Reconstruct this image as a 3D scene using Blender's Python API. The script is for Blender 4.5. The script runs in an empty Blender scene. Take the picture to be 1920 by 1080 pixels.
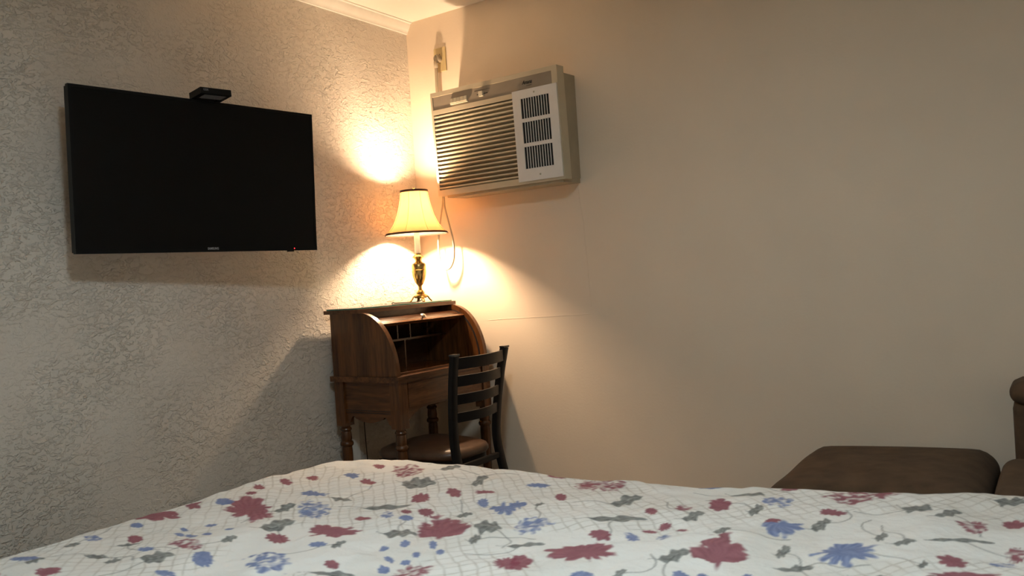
import bpy, bmesh, math, random
import numpy as np
from mathutils import Vector, Matrix
R = math.radians
scene = bpy.context.scene
COL = scene.collection
random.seed(7)

# ------------------------------------------------------------------ camera
CAM = Vector((2.99823, -3.52151, 1.20)); YAW = 0.5975; PITCH = -0.00988; ROLL = 0.06394; FPX = 1541.6
fw = Vector((-math.sin(YAW)*math.cos(PITCH), math.cos(YAW)*math.cos(PITCH), math.sin(PITCH)))
rt = Vector((math.cos(YAW), math.sin(YAW), 0)); up = rt.cross(fw)
rt2 = rt*math.cos(ROLL) - up*math.sin(ROLL); up2 = rt*math.sin(ROLL) + up*math.cos(ROLL)
cd = bpy.data.cameras.new('camera'); cam = bpy.data.objects.new('camera', cd); COL.objects.link(cam)
m = Matrix((rt2, up2, -fw)).transposed().to_4x4(); m.translation = CAM
cam.matrix_world = m
cd.sensor_width = 36.0; cd.lens = FPX/1920*36.0; cd.clip_start = 0.02
cd.dof.use_dof = True; cd.dof.focus_distance = 3.7; cd.dof.aperture_fstop = 4.5
scene.camera = cam
# ------------------------------------------------------------------ world and exposure
w = bpy.data.worlds.new('world'); scene.world = w; w.use_nodes = True
w.node_tree.nodes['Background'].inputs[0].default_value = (0.6, 0.7, 0.9, 1)
w.node_tree.nodes['Background'].inputs[1].default_value = 0.02
vs = scene.view_settings
vs.view_transform = 'Standard'; vs.look = 'None'; vs.gamma = 1.0; vs.use_curve_mapping = False
vs.exposure = 0.0
BULB_STRENGTH = 2300.0          # table lamp
BULB_COLOR = (1.0, 0.70, 0.44)
PANEL_STRENGTH = 112.0          # ceiling lamp behind the camera's field of view
PANEL_COLOR = (0.84, 1.0, 1.06)
CEIL = 2.66; RX = 4.1; RY = -4.7    # room: x 0..RX, y RY..0

# ------------------------------------------------------------------ materials
def nt(name):
    mt = bpy.data.materials.new(name); mt.use_nodes = True
    t = mt.node_tree; return mt, t, t.nodes['Principled BSDF']
def N(t, kind, **kw):
    n = t.nodes.new(kind)
    for k, v in kw.items():
        if k.startswith('i_'): n.inputs[k[2:].replace('_', ' ')].default_value = v
        else: setattr(n, k, v)
    return n
def ramp(t, src, stops):
    r = t.nodes.new('ShaderNodeValToRGB'); e = r.color_ramp.elements
    while len(e) < len(stops): e.new(0.5)
    for i, (p, c) in enumerate(stops):
        e[i].position = p; e[i].color = (c if len(c) == 4 else (*c, 1))
    t.links.new(src, r.inputs[0]); return r
def coords(t, scale=(1, 1, 1)):
    tc = t.nodes.new('ShaderNodeTexCoord'); mp = t.nodes.new('ShaderNodeMapping')
    mp.inputs['Scale'].default_value = scale
    t.links.new(tc.outputs['Object'], mp.inputs[0]); return mp.outputs[0]
def mat(name, col, rough=0.5, metal=0.0, var=0.12, nscale=20.0, bump=0.0, bscale=200.0, stretch=(1, 1, 1), spec=0.5):
    mt, t, b = nt(name)
    co = coords(t, stretch)
    n = N(t, 'ShaderNodeTexNoise', i_Scale=nscale, i_Detail=5.0); t.links.new(co, n.inputs['Vector'])
    lo = tuple(c*(1-var) for c in col); hi = tuple(min(1, c*(1+var)) for c in col)
    r = ramp(t, n.outputs[0], [(0.3, lo), (0.7, hi)]); t.links.new(r.outputs[0], b.inputs['Base Color'])
    b.inputs['Roughness'].default_value = rough; b.inputs['Metallic'].default_value = metal
    b.inputs['Specular IOR Level'].default_value = spec
    if bump:
        n2 = N(t, 'ShaderNodeTexNoise', i_Scale=bscale, i_Detail=3.0); t.links.new(co, n2.inputs['Vector'])
        bp = N(t, 'ShaderNodeBump', i_Strength=bump, i_Distance=0.002); t.links.new(n2.outputs[0], bp.inputs['Height'])
        t.links.new(bp.outputs[0], b.inputs['Normal'])
    return mt
def wood(name, dark, light, stretch):
    mt, t, b = nt(name)
    co = coords(t, stretch)
    n = N(t, 'ShaderNodeTexNoise', i_Scale=14.0, i_Detail=7.0, i_Roughness=0.62, i_Distortion=0.6); t.links.new(co, n.inputs['Vector'])
    n2 = N(t, 'ShaderNodeTexNoise', i_Scale=3.0, i_Detail=2.0); t.links.new(co, n2.inputs['Vector'])
    mx = N(t, 'ShaderNodeMath', operation='ADD'); t.links.new(n.outputs[0], mx.inputs[0]); t.links.new(n2.outputs[0], mx.inputs[1])
    hv = N(t, 'ShaderNodeMath', operation='MULTIPLY'); hv.inputs[1].default_value = 0.5; t.links.new(mx.outputs[0], hv.inputs[0])
    r = ramp(t, hv.outputs[0], [(0.36, dark), (0.5, tuple((a+c)/2 for a, c in zip(dark, light))), (0.64, light)])
    t.links.new(r.outputs[0], b.inputs['Base Color'])
    b.inputs['Roughness'].default_value = 0.27
    bp = N(t, 'ShaderNodeBump', i_Strength=0.12, i_Distance=0.001); t.links.new(n.outputs[0], bp.inputs['Height'])
    t.links.new(bp.outputs[0], b.inputs['Normal'])
    return mt
PAINT = (0.63, 0.575, 0.505)
def stucco():
    mt, t, b = nt('stucco_paint')
    co = coords(t)
    n = N(t, 'ShaderNodeTexNoise', i_Scale=4.0, i_Detail=3.0); t.links.new(co, n.inputs['Vector'])
    r = ramp(t, n.outputs[0], [(0.3, tuple(c*0.95 for c in PAINT)), (0.7, tuple(c*1.04 for c in PAINT))])
    t.links.new(r.outputs[0], b.inputs['Base Color']); b.inputs['Roughness'].default_value = 0.7
    b.inputs['Specular IOR Level'].default_value = 0.25
    # trowelled plaster: flat-topped flakes with sharp edges, in patches
    mp = N(t, 'ShaderNodeMapping'); mp.inputs['Rotation'].default_value = (R(35), 0, 0); mp.inputs['Scale'].default_value = (1, 1.0, 1.7)
    t.links.new(co, mp.inputs[0])
    a = N(t, 'ShaderNodeTexNoise', i_Scale=38.0, i_Detail=4.0, i_Roughness=0.55, i_Distortion=0.7); t.links.new(mp.outputs[0], a.inputs['Vector'])
    ra = ramp(t, a.outputs[0], [(0.53, (0, 0, 0)), (0.58, (1, 1, 1))])
    c = N(t, 'ShaderNodeTexNoise', i_Scale=22.0, i_Detail=3.0, i_Distortion=0.8); t.links.new(mp.outputs[0], c.inputs['Vector'])
    rc = ramp(t, c.outputs[0], [(0.55, (0, 0, 0)), (0.61, (1, 1, 1))])
    p = N(t, 'ShaderNodeTexNoise', i_Scale=3.0, i_Detail=2.0); t.links.new(co, p.inputs['Vector'])
    rp = ramp(t, p.outputs[0], [(0.36, (0.25,)*3), (0.6, (1, 1, 1))])
    s = N(t, 'ShaderNodeMath', operation='ADD'); t.links.new(ra.outputs[0], s.inputs[0]); t.links.new(rc.outputs[0], s.inputs[1])
    mu = N(t, 'ShaderNodeMath', operation='MULTIPLY'); t.links.new(s.outputs[0], mu.inputs[0]); t.links.new(rp.outputs[0], mu.inputs[1])
    f = N(t, 'ShaderNodeTexNoise', i_Scale=120.0, i_Detail=3.0); t.links.new(co, f.inputs['Vector'])
    fm = N(t, 'ShaderNodeMath', operation='MULTIPLY_ADD'); fm.inputs[1].default_value = 0.5
    t.links.new(f.outputs[0], fm.inputs[0]); t.links.new(mu.outputs[0], fm.inputs[2])
    bp = N(t, 'ShaderNodeBump', i_Strength=0.9, i_Distance=0.0038); t.links.new(fm.outputs[0], bp.inputs['Height'])
    t.links.new(bp.outputs[0], b.inputs['Normal'])
    return mt
M = {}
M['stucco'] = stucco()
M['paint'] = mat('smooth_paint', (0.78, 0.655, 0.515), 0.75, var=0.03, nscale=2.5, bump=0.25, bscale=90, spec=0.25)
M['ceiling'] = mat('ceiling_paint', (0.78, 0.74, 0.66), 0.8, var=0.02, nscale=3, bump=0.1, bscale=120, spec=0.2)
M['trim'] = mat('trim_paint', (0.74, 0.72, 0.66), 0.45, var=0.03)
M['carpet'] = mat('carpet', (0.20, 0.15, 0.10), 0.95, var=0.25, nscale=120, bump=0.8, bscale=400)
M['wood_z'] = wood('desk_wood_vertical', (0.040, 0.0135, 0.004), (0.150, 0.056, 0.0165), (5, 5, 0.5))
M['wood_y'] = wood('desk_wood_lengthwise', (0.040, 0.0135, 0.004), (0.150, 0.056, 0.0165), (5, 0.5, 5))
M['wood_x'] = wood('desk_wood_crosswise', (0.040, 0.0135, 0.004), (0.150, 0.056, 0.0165), (0.5, 5, 5))
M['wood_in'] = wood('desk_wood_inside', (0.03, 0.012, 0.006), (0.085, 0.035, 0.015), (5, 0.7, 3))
M['dark_groove'] = mat('dark_groove', (0.012, 0.006, 0.004), 0.6)
M['chair_metal'] = mat('black_metal', (0.007, 0.006, 0.006), 0.38, var=0.2, nscale=60, spec=0.2)
M['cap_highlight'] = mat('highlight_cap', (0.05, 0.045, 0.04), 0.2, var=0.3, nscale=80, spec=0.8)  # paler, glossier than the posts: their bright top highlight put into the material
M['vinyl'] = mat('brown_vinyl', (0.085, 0.045, 0.026), 0.38, var=0.2, nscale=30, bump=0.15, bscale=350)
M['velvet'] = mat('brown_microfibre', (0.088, 0.053, 0.029), 0.95, var=0.28, nscale=14, bump=0.3, bscale=260, stretch=(1, 1, 1))
M['tv_black'] = mat('tv_plastic', (0.005, 0.005, 0.0052), 0.4, var=0.1, spec=0.15)
M['tv_screen'] = mat('tv_screen', (0.0035, 0.0035, 0.0035), 0.30, var=0.05, spec=0.18)
M['logo_grey'] = mat('logo_grey', (0.30, 0.30, 0.31), 0.4, var=0.02)
M['sticker'] = mat('sticker_grey', (0.16, 0.16, 0.17), 0.6, var=0.25, nscale=120)
M['ac_case'] = mat('ac_case', (0.40, 0.34, 0.24), 0.5, var=0.08, nscale=9)
M['ac_front'] = mat('ac_front', (0.58, 0.50, 0.36), 0.45, var=0.04, nscale=14)
M['ac_panel'] = mat('ac_panel', (0.33, 0.28, 0.22), 0.38, metal=0.15, var=0.04)
M['ac_button'] = mat('ac_button', (0.70, 0.63, 0.48), 0.4, var=0.03)
M['ac_white'] = mat('ac_white', (0.74, 0.72, 0.69), 0.45, var=0.03)
M['ac_dark'] = mat('ac_dark', (0.012, 0.010, 0.009), 0.8)
M['ac_recess'] = mat('ac_recess', (0.16, 0.12, 0.075), 0.7, var=0.15)
M['ink'] = mat('dark_ink', (0.02, 0.016, 0.014), 0.6)
M['screw'] = mat('screw_metal', (0.55, 0.52, 0.42), 0.35, metal=0.7)
M['ivory'] = mat('ivory_plastic', (0.60, 0.47, 0.24), 0.45, var=0.05)
M['cord'] = mat('cord_beige', (0.36, 0.29, 0.20), 0.55, var=0.06)
M['cord_pale'] = mat('cord_pale', (0.60, 0.53, 0.40), 0.5, var=0.06)
M['cord_brown'] = mat('cord_brown', (0.035, 0.022, 0.012), 0.5)
M['brass'] = mat('brass', (0.62, 0.42, 0.15), 0.24, metal=1.0, var=0.15, nscale=25)
M['candle'] = mat('candle_tube', (0.80, 0.74, 0.62), 0.5, var=0.03)
M['band'] = mat('shade_trim', (0.075, 0.032, 0.016), 0.8, var=0.15)
M['mattress'] = mat('mattress_ticking', (0.6, 0.58, 0.54), 0.9)
M['bedbase'] = mat('bed_base', (0.06, 0.04, 0.03), 0.8)
M['nickel'] = mat('knob_metal', (0.55, 0.50, 0.45), 0.25, metal=0.9)
def emit(name, col, s):
    mt = bpy.data.materials.new(name); mt.use_nodes = True; t = mt.node_tree; t.nodes.clear()
    o = t.nodes.new('ShaderNodeOutputMaterial'); e = t.nodes.new('ShaderNodeEmission')
    e.inputs[0].default_value = (*col, 1); e.inputs[1].default_value = s; t.links.new(e.outputs[0], o.inputs[0]); return mt
M['bulb'] = emit('bulb_glow', BULB_COLOR, BULB_STRENGTH)
M['panel'] = emit('panel_glow', PANEL_COLOR, PANEL_STRENGTH)
M['led'] = emit('standby_led', (1.0, 0.03, 0.04), 3.0)
def fabric_translucent(name, diff, trans, fac):
    mt = bpy.data.materials.new(name); mt.use_nodes = True; t = mt.node_tree; t.nodes.clear()
    o = t.nodes.new('ShaderNodeOutputMaterial'); d = t.nodes.new('ShaderNodeBsdfDiffuse'); tr = t.nodes.new('ShaderNodeBsdfTranslucent')
    mx = t.nodes.new('ShaderNodeMixShader'); mx.inputs[0].default_value = fac
    co = coords(t, (1, 1, 0.12)); n = N(t, 'ShaderNodeTexNoise', i_Scale=160.0, i_Detail=2.0); t.links.new(co, n.inputs['Vector'])
    r = ramp(t, n.outputs[0], [(0.3, tuple(c*0.85 for c in diff)), (0.7, diff)]); t.links.new(r.outputs[0], d.inputs[0])
    tr.inputs[0].default_value = (*trans, 1)
    t.links.new(d.outputs[0], mx.inputs[1]); t.links.new(tr.outputs[0], mx.inputs[2]); t.links.new(mx.outputs[0], o.inputs[0]); return mt
M['shade'] = fabric_translucent('shade_fabric', (0.30, 0.16, 0.075), (0.56, 0.31, 0.14), 0.55)
M['shade_in'] = fabric_translucent('shade_lining', (0.80, 0.74, 0.62), (0.84, 0.78, 0.64), 0.66)
def glass():
    mt = bpy.data.materials.new('clear_glass'); mt.use_nodes = True; t = mt.node_tree; t.nodes.clear()
    o = t.nodes.new('ShaderNodeOutputMaterial'); tr = t.nodes.new('ShaderNodeBsdfTransparent'); gl = t.nodes.new('ShaderNodeBsdfGlossy')
    fr = t.nodes.new('ShaderNodeFresnel'); fr.inputs[0].default_value = 1.45; mx = t.nodes.new('ShaderNodeMixShader')
    tr.inputs[0].default_value = (0.90, 0.97, 0.95, 1); gl.inputs['Roughness'].default_value = 0.04
    t.links.new(fr.outputs[0], mx.inputs[0]); t.links.new(tr.outputs[0], mx.inputs[1]); t.links.new(gl.outputs[0], mx.inputs[2]); t.links.new(mx.outputs[0], o.inputs[0])
    return mt
M['glass_edge'] = mat('green_glass_edge', (0.03, 0.20, 0.16), 0.15, var=0.25, nscale=30, spec=0.8)
M['glass'] = glass()

# ------------------------------------------------------------------ mesh helpers
def link(name, me, parent=None, loc=None):
    o = bpy.data.objects.new(name, me); COL.objects.link(o)
    if parent: o.parent = parent
    if loc is not None: o.location = loc
    return o
def obj(name, bm, mt, parent=None, smooth=False, loc=None, bevel=0.0, seg=2):
    if bevel:
        es = [e for e in bm.edges if e.is_manifold and e.calc_face_angle(0) > 0.6]
        bmesh.ops.bevel(bm, geom=es, offset=bevel, segments=seg, affect='EDGES', profile=0.5, clamp_overlap=True)
    bmesh.ops.recalc_face_normals(bm, faces=bm.faces)
    me = bpy.data.meshes.new(name); bm.to_mesh(me); bm.free()
    me.materials.append(M[mt] if isinstance(mt, str) else mt)
    if smooth:
        for p in me.polygons: p.use_smooth = True
        if smooth != 'all': me.set_sharp_from_angle(angle=R(40))
    return link(name, me, parent, loc)
def box(x0, x1, y0, y1, z0, z1, bm=None):
    bm = bm or bmesh.new()
    v = [bm.verts.new(p) for p in ((x0,y0,z0),(x1,y0,z0),(x1,y1,z0),(x0,y1,z0),(x0,y0,z1),(x1,y0,z1),(x1,y1,z1),(x0,y1,z1))]
    for f in ((0,3,2,1),(4,5,6,7),(0,1,5,4),(1,2,6,5),(2,3,7,6),(3,0,4,7)): bm.faces.new([v[i] for i in f])
    return bm
def prism(pts, ax, a, b, bm=None):
    """extrude a 2D outline along axis ax from a to b; outline coordinates are the other two axes in order"""
    bm = bm or bmesh.new()
    def P(p, t):
        q = list(p); q.insert(ax, t); return q
    A = [bm.verts.new(P(p, a)) for p in pts]; B = [bm.verts.new(P(p, b)) for p in pts]
    n = len(pts)
    bm.faces.new(A); bm.faces.new(B[::-1])
    for i in range(n): bm.faces.new((A[i], B[i], B[(i+1) % n], A[(i+1) % n]))
    return bm
def lathe(prof, seg=24, c=(0, 0, 0), bm=None, flute=None):
    bm = bm or bmesh.new(); rings = []
    for r, z in prof:
        ring = []
        for k in range(seg):
            a = 2*math.pi*k/seg; rr = r
            if flute and flute[0] <= z <= flute[1] and k % 2: rr = r*flute[2]
            ring.append(bm.verts.new((c[0]+rr*math.cos(a), c[1]+rr*math.sin(a), c[2]+z)))
        rings.append(ring)
    for A, B in zip(rings, rings[1:]):
        for k in range(seg): bm.faces.new((A[k], A[(k+1) % seg], B[(k+1) % seg], B[k]))
    bm.faces.new(rings[0][::-1]); bm.faces.new(rings[-1])
    return bm
def sweep(path, rx, ry=None, seg=8, upv=(0, 0, 1), bm=None, rect=False):
    """tube along a path; rx along the side vector, ry along the other"""
    bm = bm or bmesh.new(); ry = ry or rx
    path = [Vector(p) for p in path]; rings = []; n = len(path)
    for i, p in enumerate(path):
        t = (path[min(i+1, n-1)] - path[max(i-1, 0)]).normalized()
        s = t.cross(Vector(upv))
        if s.length < 1e-4: s = t.cross(Vector((1, 0, 0)))
        s.normalize(); q = s.cross(t)
        if rect:
            c = 0.72; pr = [(1,c),(c,1),(-c,1),(-1,c),(-1,-c),(-c,-1),(c,-1),(1,-c)]
        else: pr = [(math.cos(2*math.pi*k/seg), math.sin(2*math.pi*k/seg)) for k in range(seg)]
        rings.append([bm.verts.new(p + s*rx*a + q*ry*b) for a, b in pr])
    for A, B in zip(rings, rings[1:]):
        k = len(A)
        for j in range(k): bm.faces.new((A[j], A[(j+1) % k], B[(j+1) % k], B[j]))
    bm.faces.new(rings[0][::-1]); bm.faces.new(rings[-1])
    return bm
def spline(pts, n=8):
    """Catmull-Rom through the points"""
    P = [Vector(p) for p in pts]; P = [P[0]*2-P[1]] + P + [P[-1]*2-P[-2]]; out = []
    for i in range(1, len(P)-2):
        for k in range(n):
            t = k/n; a, b, c, d = P[i-1], P[i], P[i+1], P[i+2]
            out.append(0.5*((2*b)+(c-a)*t+(2*a-5*b+4*c-d)*t*t+(3*b-a-3*c+d)*t**3))
    out.append(P[-2]); return out
def cushion(x0, x1, y0, y1, z0, z1, r=0.06, puff=0.02, nx=16, ny=16, bm=None, seed=0, lump=0.004):
    """soft box: superellipsoid edges and a domed top"""
    bm = box(-1, 1, -1, 1, -1, 1, bm)
    bmesh.ops.subdivide_edges(bm, edges=bm.edges[:], cuts=nx, use_grid_fill=True)
    hx, hy, hz = (x1-x0)/2, (y1-y0)/2, (z1-z0)/2; c = ((x0+x1)/2, (y0+y1)/2, (z0+z1)/2)
    rnd = random.Random(seed); ph = [rnd.uniform(0, 6) for _ in range(6)]
    for v in bm.verts:
        p = Vector((v.co.x*hx, v.co.y*hy, v.co.z*hz)); rr = min(r, hx, hy, hz)
        inn = Vector((max(-hx+rr, min(hx-rr, p.x)), max(-hy+rr, min(hy-rr, p.y)), max(-hz+rr, min(hz-rr, p.z))))
        d = p - inn
        if d.length > 1e-6:
            q = inn + d.normalized()*rr
        else: q = p
        fx, fy = 1-(v.co.x)**2, 1-(v.co.y)**2
        if v.co.z > 0: q.z += puff*fx*fy*v.co.z
        q.z += lump*math.sin(9*q.x+ph[0]+4*q.y)*math.sin(11*q.y+ph[1])*max(0, v.co.z)
        q.y += lump*math.sin(12*q.x+ph[2])*math.sin(14*q.z+ph[3])
        v.co = q + Vector(c)
    return bm
def thing(name, label, cat, loc=(0, 0, 0), group=None, rot=(0, 0, 0)):
    o = bpy.data.objects.new(name, None); COL.objects.link(o); o.location = loc; o.rotation_euler = rot
    o.empty_display_size = 0.05
    o['label'] = label; o['category'] = cat
    if group: o['group'] = group
    return o
def tag(o, label, cat, group=None):
    o['label'] = label; o['category'] = cat
    if group: o['group'] = group
    return o
def struct(name, bm, mt, label=None, cat=None, **kw):
    o = obj(name, bm, mt, **kw); o['kind'] = 'structure'
    o['label'] = label; o['category'] = cat; return o
def text_mesh(name, s, size, mt, parent, mw, shear=0.0, depth=0.0006, width=None, bold=0.0):
    cu = bpy.data.curves.new('text_tmp', 'FONT'); cu.body = s; cu.size = size; cu.align_x = 'CENTER'; cu.align_y = 'CENTER'
    cu.shear = shear; cu.extrude = depth; cu.offset = bold
    o = bpy.data.objects.new('text_tmp', cu); COL.objects.link(o)
    bpy.context.view_layer.update()
    me = bpy.data.meshes.new_from_object(o.evaluated_get(bpy.context.evaluated_depsgraph_get()))
    bpy.data.objects.remove(o); bpy.data.curves.remove(cu)
    if width:
        xs = [v.co.x for v in me.vertices]; k = width/(max(xs)-min(xs))
        for v in me.vertices: v.co.x *= k
    me.transform(mw); me.materials.clear(); me.materials.append(M[mt]); me.name = name
    return link(name, me, parent)
FACE_X = Matrix(((0, 0, 1, 0), (1, 0, 0, 0), (0, 1, 0, 0), (0, 0, 0, 1)))      # text on a face looking to +x, reading along +y
FACE_MY = Matrix(((1, 0, 0, 0), (0, 0, -1, 0), (0, 1, 0, 0), (0, 0, 0, 1)))    # text on a face looking to -y, reading along +x

# ------------------------------------------------------------------ the room
struct('floor', box(0, RX, RY, 0, -0.05, 0), 'carpet', 'brown carpeted floor hidden behind the bed', 'floor')
struct('ceiling', box(0, RX, RY, 0, CEIL, CEIL+0.05), 'ceiling', 'pale ceiling above the corner', 'ceiling')
struct('wall_left', box(-0.1, 0, RY, 0.1, -0.05, CEIL+0.05), 'stucco', 'rough trowelled plaster wall behind the television', 'wall')
wr = struct('wall_right', box(0, RX+0.1, 0, 0.1, -0.05, CEIL+0.05), 'paint', 'smooth cream wall behind the air conditioner', 'wall')
struct('wall_back', box(0, RX+0.1, RY-0.1, RY, -0.05, CEIL+0.05), 'paint', 'cream wall behind the camera', 'wall')
struct('wall_side', box(RX, RX+0.1, RY, 0, -0.05, CEIL+0.05), 'paint', 'cream wall at the head of the bed', 'wall')
# plaster joint lines on the smooth wall
seam_pts = [(1.030, 1.655), (1.034, 1.56), (1.046, 1.46), (1.048, 1.36), (1.055, 1.25), (1.056, 1.15), (1.060, 1.04)]
sm = obj('plaster_joint', sweep(spline([(x, -0.0003, z) for x, z in seam_pts], 4), 0.0016, 0.0012, 6, (0, 1, 0)), 'paint', wr)
sm2 = obj('plaster_joint', sweep(spline([(0.44, -0.0001, 0.995), (0.62, -0.0002, 1.0), (0.82, -0.0001, 1.004), (1.06, -0.0002, 1.01)], 4), 0.0012, 0.0009, 6, (0, 1, 0)), 'paint', wr)
# crown moulding on the left wall only
cm = [(0.0, 2.600), (0.010, 2.600), (0.012, 2.612), (0.018, 2.618), (0.026, 2.634), (0.032, 2.644), (0.034, 2.652), (0.046, 2.654), (0.046, 2.66), (0.0, 2.66)]
struct('trim_1', prism(cm, 1, RY, -0.0005), 'trim', 'white crown moulding above the plaster wall', 'moulding', smooth=True)
for nm, b, lb in (('baseboard_left', box(0, 0.014, RY, 0, 0, 0.10), 'white baseboard along the plaster wall'),
                  ('baseboard_right', box(0.014, RX, -0.014, 0, 0, 0.10), 'white baseboard along the smooth wall')):
    struct(nm, b, 'trim', lb, 'baseboard', bevel=0.004)
struct('trim_2', box(0, 0.022, -2.33, -2.218, 0, 1.02), 'stucco', 'pale upright board at the left edge of the plaster wall', 'trim', bevel=0.004)
struct('trim_3', box(0, 0.012, -0.628, -0.575, 0.10, 0.62), 'trim', 'pale upright strip on the wall under the desk', 'trim', bevel=0.003)

# ceiling lamp, out of the photograph's frame: the room's overhead light
cl = thing('ceiling_light', 'round flat disc lamp on the ceiling above the bed', 'ceiling light', (2.36, -2.78, CEIL))
obj('base', lathe([(0.001, 0.0), (0.10, 0.0), (0.195, -0.03), (0.200, -0.062), (0.190, -0.066), (0.180, -0.060), (0.178, -0.045), (0.001, -0.045)], 40), 'trim', cl, smooth=True)
obj('diffuser', lathe([(0.001, -0.048), (0.170, -0.048), (0.170, -0.054), (0.001, -0.055)], 40), 'panel', cl)

# ------------------------------------------------------------------ television
TW, TH = 0.9986, 0.5884
tv = thing('television', 'large black flat television tilted forward on the plaster wall', 'television', (0.23, -1.5152, 1.679))
tv.rotation_mode = 'QUATERNION'
tv.rotation_quaternion = (Matrix.Rotation(-0.123, 3, 'Z') @ Matrix.Rotation(0.047, 3, 'Y')).to_quaternion()
h, q = TW/2, TH/2
body = obj('back_housing', box(-0.045, -0.004, -h+0.004, h-0.004, -q+0.004, q-0.004), 'tv_black', tv, bevel=0.008)
obj('screen', box(-0.004, -0.0015, -h+0.010, h-0.010, -q+0.018, q-0.010), 'tv_screen', tv)
for nm, b in (('bezel_top', box(-0.022, 0.0, -h, h, q-0.010, q)), ('bezel_bottom', box(-0.022, 0.001, -h, h, -q, -q+0.018)),
              ('bezel_side', box(-0.022, 0.0, -h, -h+0.010, -q+0.018, q-0.010)), ('bezel_side', box(-0.022, 0.0, h-0.010, h, -q+0.018, q-0.010))):
    obj(nm, b, 'tv_black', tv, bevel=0.0015, seg=1)
text_mesh('brand_lettering', 'SAMSUNG', 0.0125, 'logo_grey', tv, Matrix.Translation((0.0012, 0.012, -q+0.0125)) @ FACE_X, width=0.046, bold=0.0003, depth=0.0004)
obj('sensor_window', box(-0.012, 0.0008, 0.355, 0.382, -q-0.005, -q+0.001), 'tv_black', tv, bevel=0.002, seg=1)
ld = obj('standby_light', lathe([(0.0, 0), (0.0028, 0), (0.0022, 0.0012), (0.0004, 0.0016)], 10), 'led', tv, smooth=True)
ld.matrix_local = Matrix.Translation((0.0008, 0.384, -q+0.0085)) @ Matrix.Rotation(R(90), 4, 'Y')
mnt = obj('wall_bracket', box(-0.060, -0.045, -0.2, 0.2, -0.12, 0.12), 'tv_black', tv, bevel=0.003)
obj('mount_arm', sweep([(-0.055, 0.0, 0.0), (-0.205, 0.02, 0.0)], 0.02, 0.03, rect=True), 'tv_black', mnt)
# cable box cantilevered on top of the set
bx = thing('cable_box', 'small black cable box perched on top edge of the television', 'cable box', (0.310, -1.5762, 1.9813))
bx.rotation_mode = 'QUATERNION'
bx.rotation_quaternion = (Matrix.Rotation(-0.1702, 3, 'Z') @ Matrix.Rotation(-0.0554, 3, 'Y') @ Matrix.Rotation(0.0106, 3, 'X')).to_quaternion()
obj('case', box(-0.096, 0.0, 0.0, 0.124, 0.0, 0.0243), 'tv_black', bx, bevel=0.004)
obj('sticker', box(-0.062, -0.012, 0.020, 0.108, -0.0006, 0.0002), 'sticker', bx)
text_mesh('brand_lettering', 'COX', 0.011, 'sticker', bx, Matrix.Translation((0.0003, 0.021, 0.0155)) @ FACE_X, width=0.021, bold=0.0004, depth=0.0003)
for y in (0.02, 0.104):
    obj('foot', box(-0.090, -0.062, y-0.008, y+0.008, -0.0035, 0.0005), 'tv_black', bx)

# ------------------------------------------------------------------ air conditioner
AX0, AX1, AZ0, AZ1, AY = 0.304, 1.066, 1.662, 2.193, -0.183
aw, ah = AX1-AX0, AZ1-AZ0
ac = thing('air_conditioner', 'beige window air conditioner with louvred front high on the smooth wall', 'air conditioner', (AX0, -0.001, AZ0), rot=(R(1.8), 0, 0))
def A(x0, x1, y0, y1, z0, z1, bm=None): return box(x0, x1, y0, y1, z0, z1, bm)
FY = AY                                   # front face plane (local y)
obj('cabinet', prism([(-0.118, 0.010), (0.0, 0.010), (0.016, ah-0.022), (-0.118, ah-0.022)], 0, 0.018, aw-0.018), 'ac_case', ac, bevel=0.004)
obj('drip_tray', A(0.045, aw-0.02, -0.165, -0.004, -0.012, 0.0095), 'ac_case', ac, bevel=0.004)
# front bezel as a frame of four rails and a back plate
ctl0, ctl1 = ah-0.090, ah-0.022           # control strip heights
obj('front_plate', A(0.004, aw-0.004, FY+0.040, -0.1185, 0.004, ah-0.004), 'ac_recess', ac)
obj('top_rail', A(0, aw, FY, -0.1185, ah-0.022, ah), 'ac_front', ac, bevel=0.006)
obj('bottom_rail', A(0, aw, FY, -0.1185, 0, 0.030), 'ac_front', ac, bevel=0.006)
obj('side_rail', A(0, 0.012, FY, -0.1185, 0.030, ah-0.022), 'ac_front', ac, bevel=0.004)
obj('side_rail', A(aw-0.030, aw, FY, -0.1185, 0.030, ah-0.022), 'ac_front', ac, bevel=0.006)
obj('middle_rail', A(0.012, aw-0.030, FY, -0.14, ctl0-0.024, ctl0), 'ac_front', ac, bevel=0.003)
cp = obj('control_panel', A(0.012, aw-0.030, FY+0.003, -0.14, ctl0, ctl1), 'ac_panel', ac)
bt = obj('button_tray', A(0.130, 0.236, FY-0.006, FY+0.004, ctl0+0.010, ctl0+0.018), 'ac_button', cp, bevel=0.001, seg=1)
for k in range(5):
    x = 0.131 + k*0.0212
    obj('push_button', prism([(FY+0.004, ctl0+0.018), (FY-0.008, ctl0+0.018), (FY-0.005, ctl0+0.040), (FY+0.004, ctl0+0.042)], 0, x, x+0.0185), 'ac_button', cp, bevel=0.001, seg=1)
obj('slider_slot', A(0.295, 0.360, FY+0.0015, FY+0.004, ctl0+0.030, ctl0+0.034), 'ink', cp)
obj('slider_knob', A(0.312, 0.336, FY-0.010, FY+0.003, ctl0+0.020, ctl0+0.044), 'ac_button', cp, bevel=0.003)
obj('scale_marks', A(0.280, 0.375, FY+0.0020, FY+0.004, ctl0+0.050, ctl0+0.0515), 'ink', cp)
text_mesh('brand_lettering', 'Amana', 0.026, 'ink', cp, Matrix.Translation((0.592, FY+0.0022, ctl0+0.040)) @ FACE_MY, shear=0.45, width=0.056, bold=0.0003)
obj('model_line', A(0.588, 0.618, FY+0.0022, FY+0.004, ctl0+0.023, ctl0+0.0245), 'ink', cp)
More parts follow.
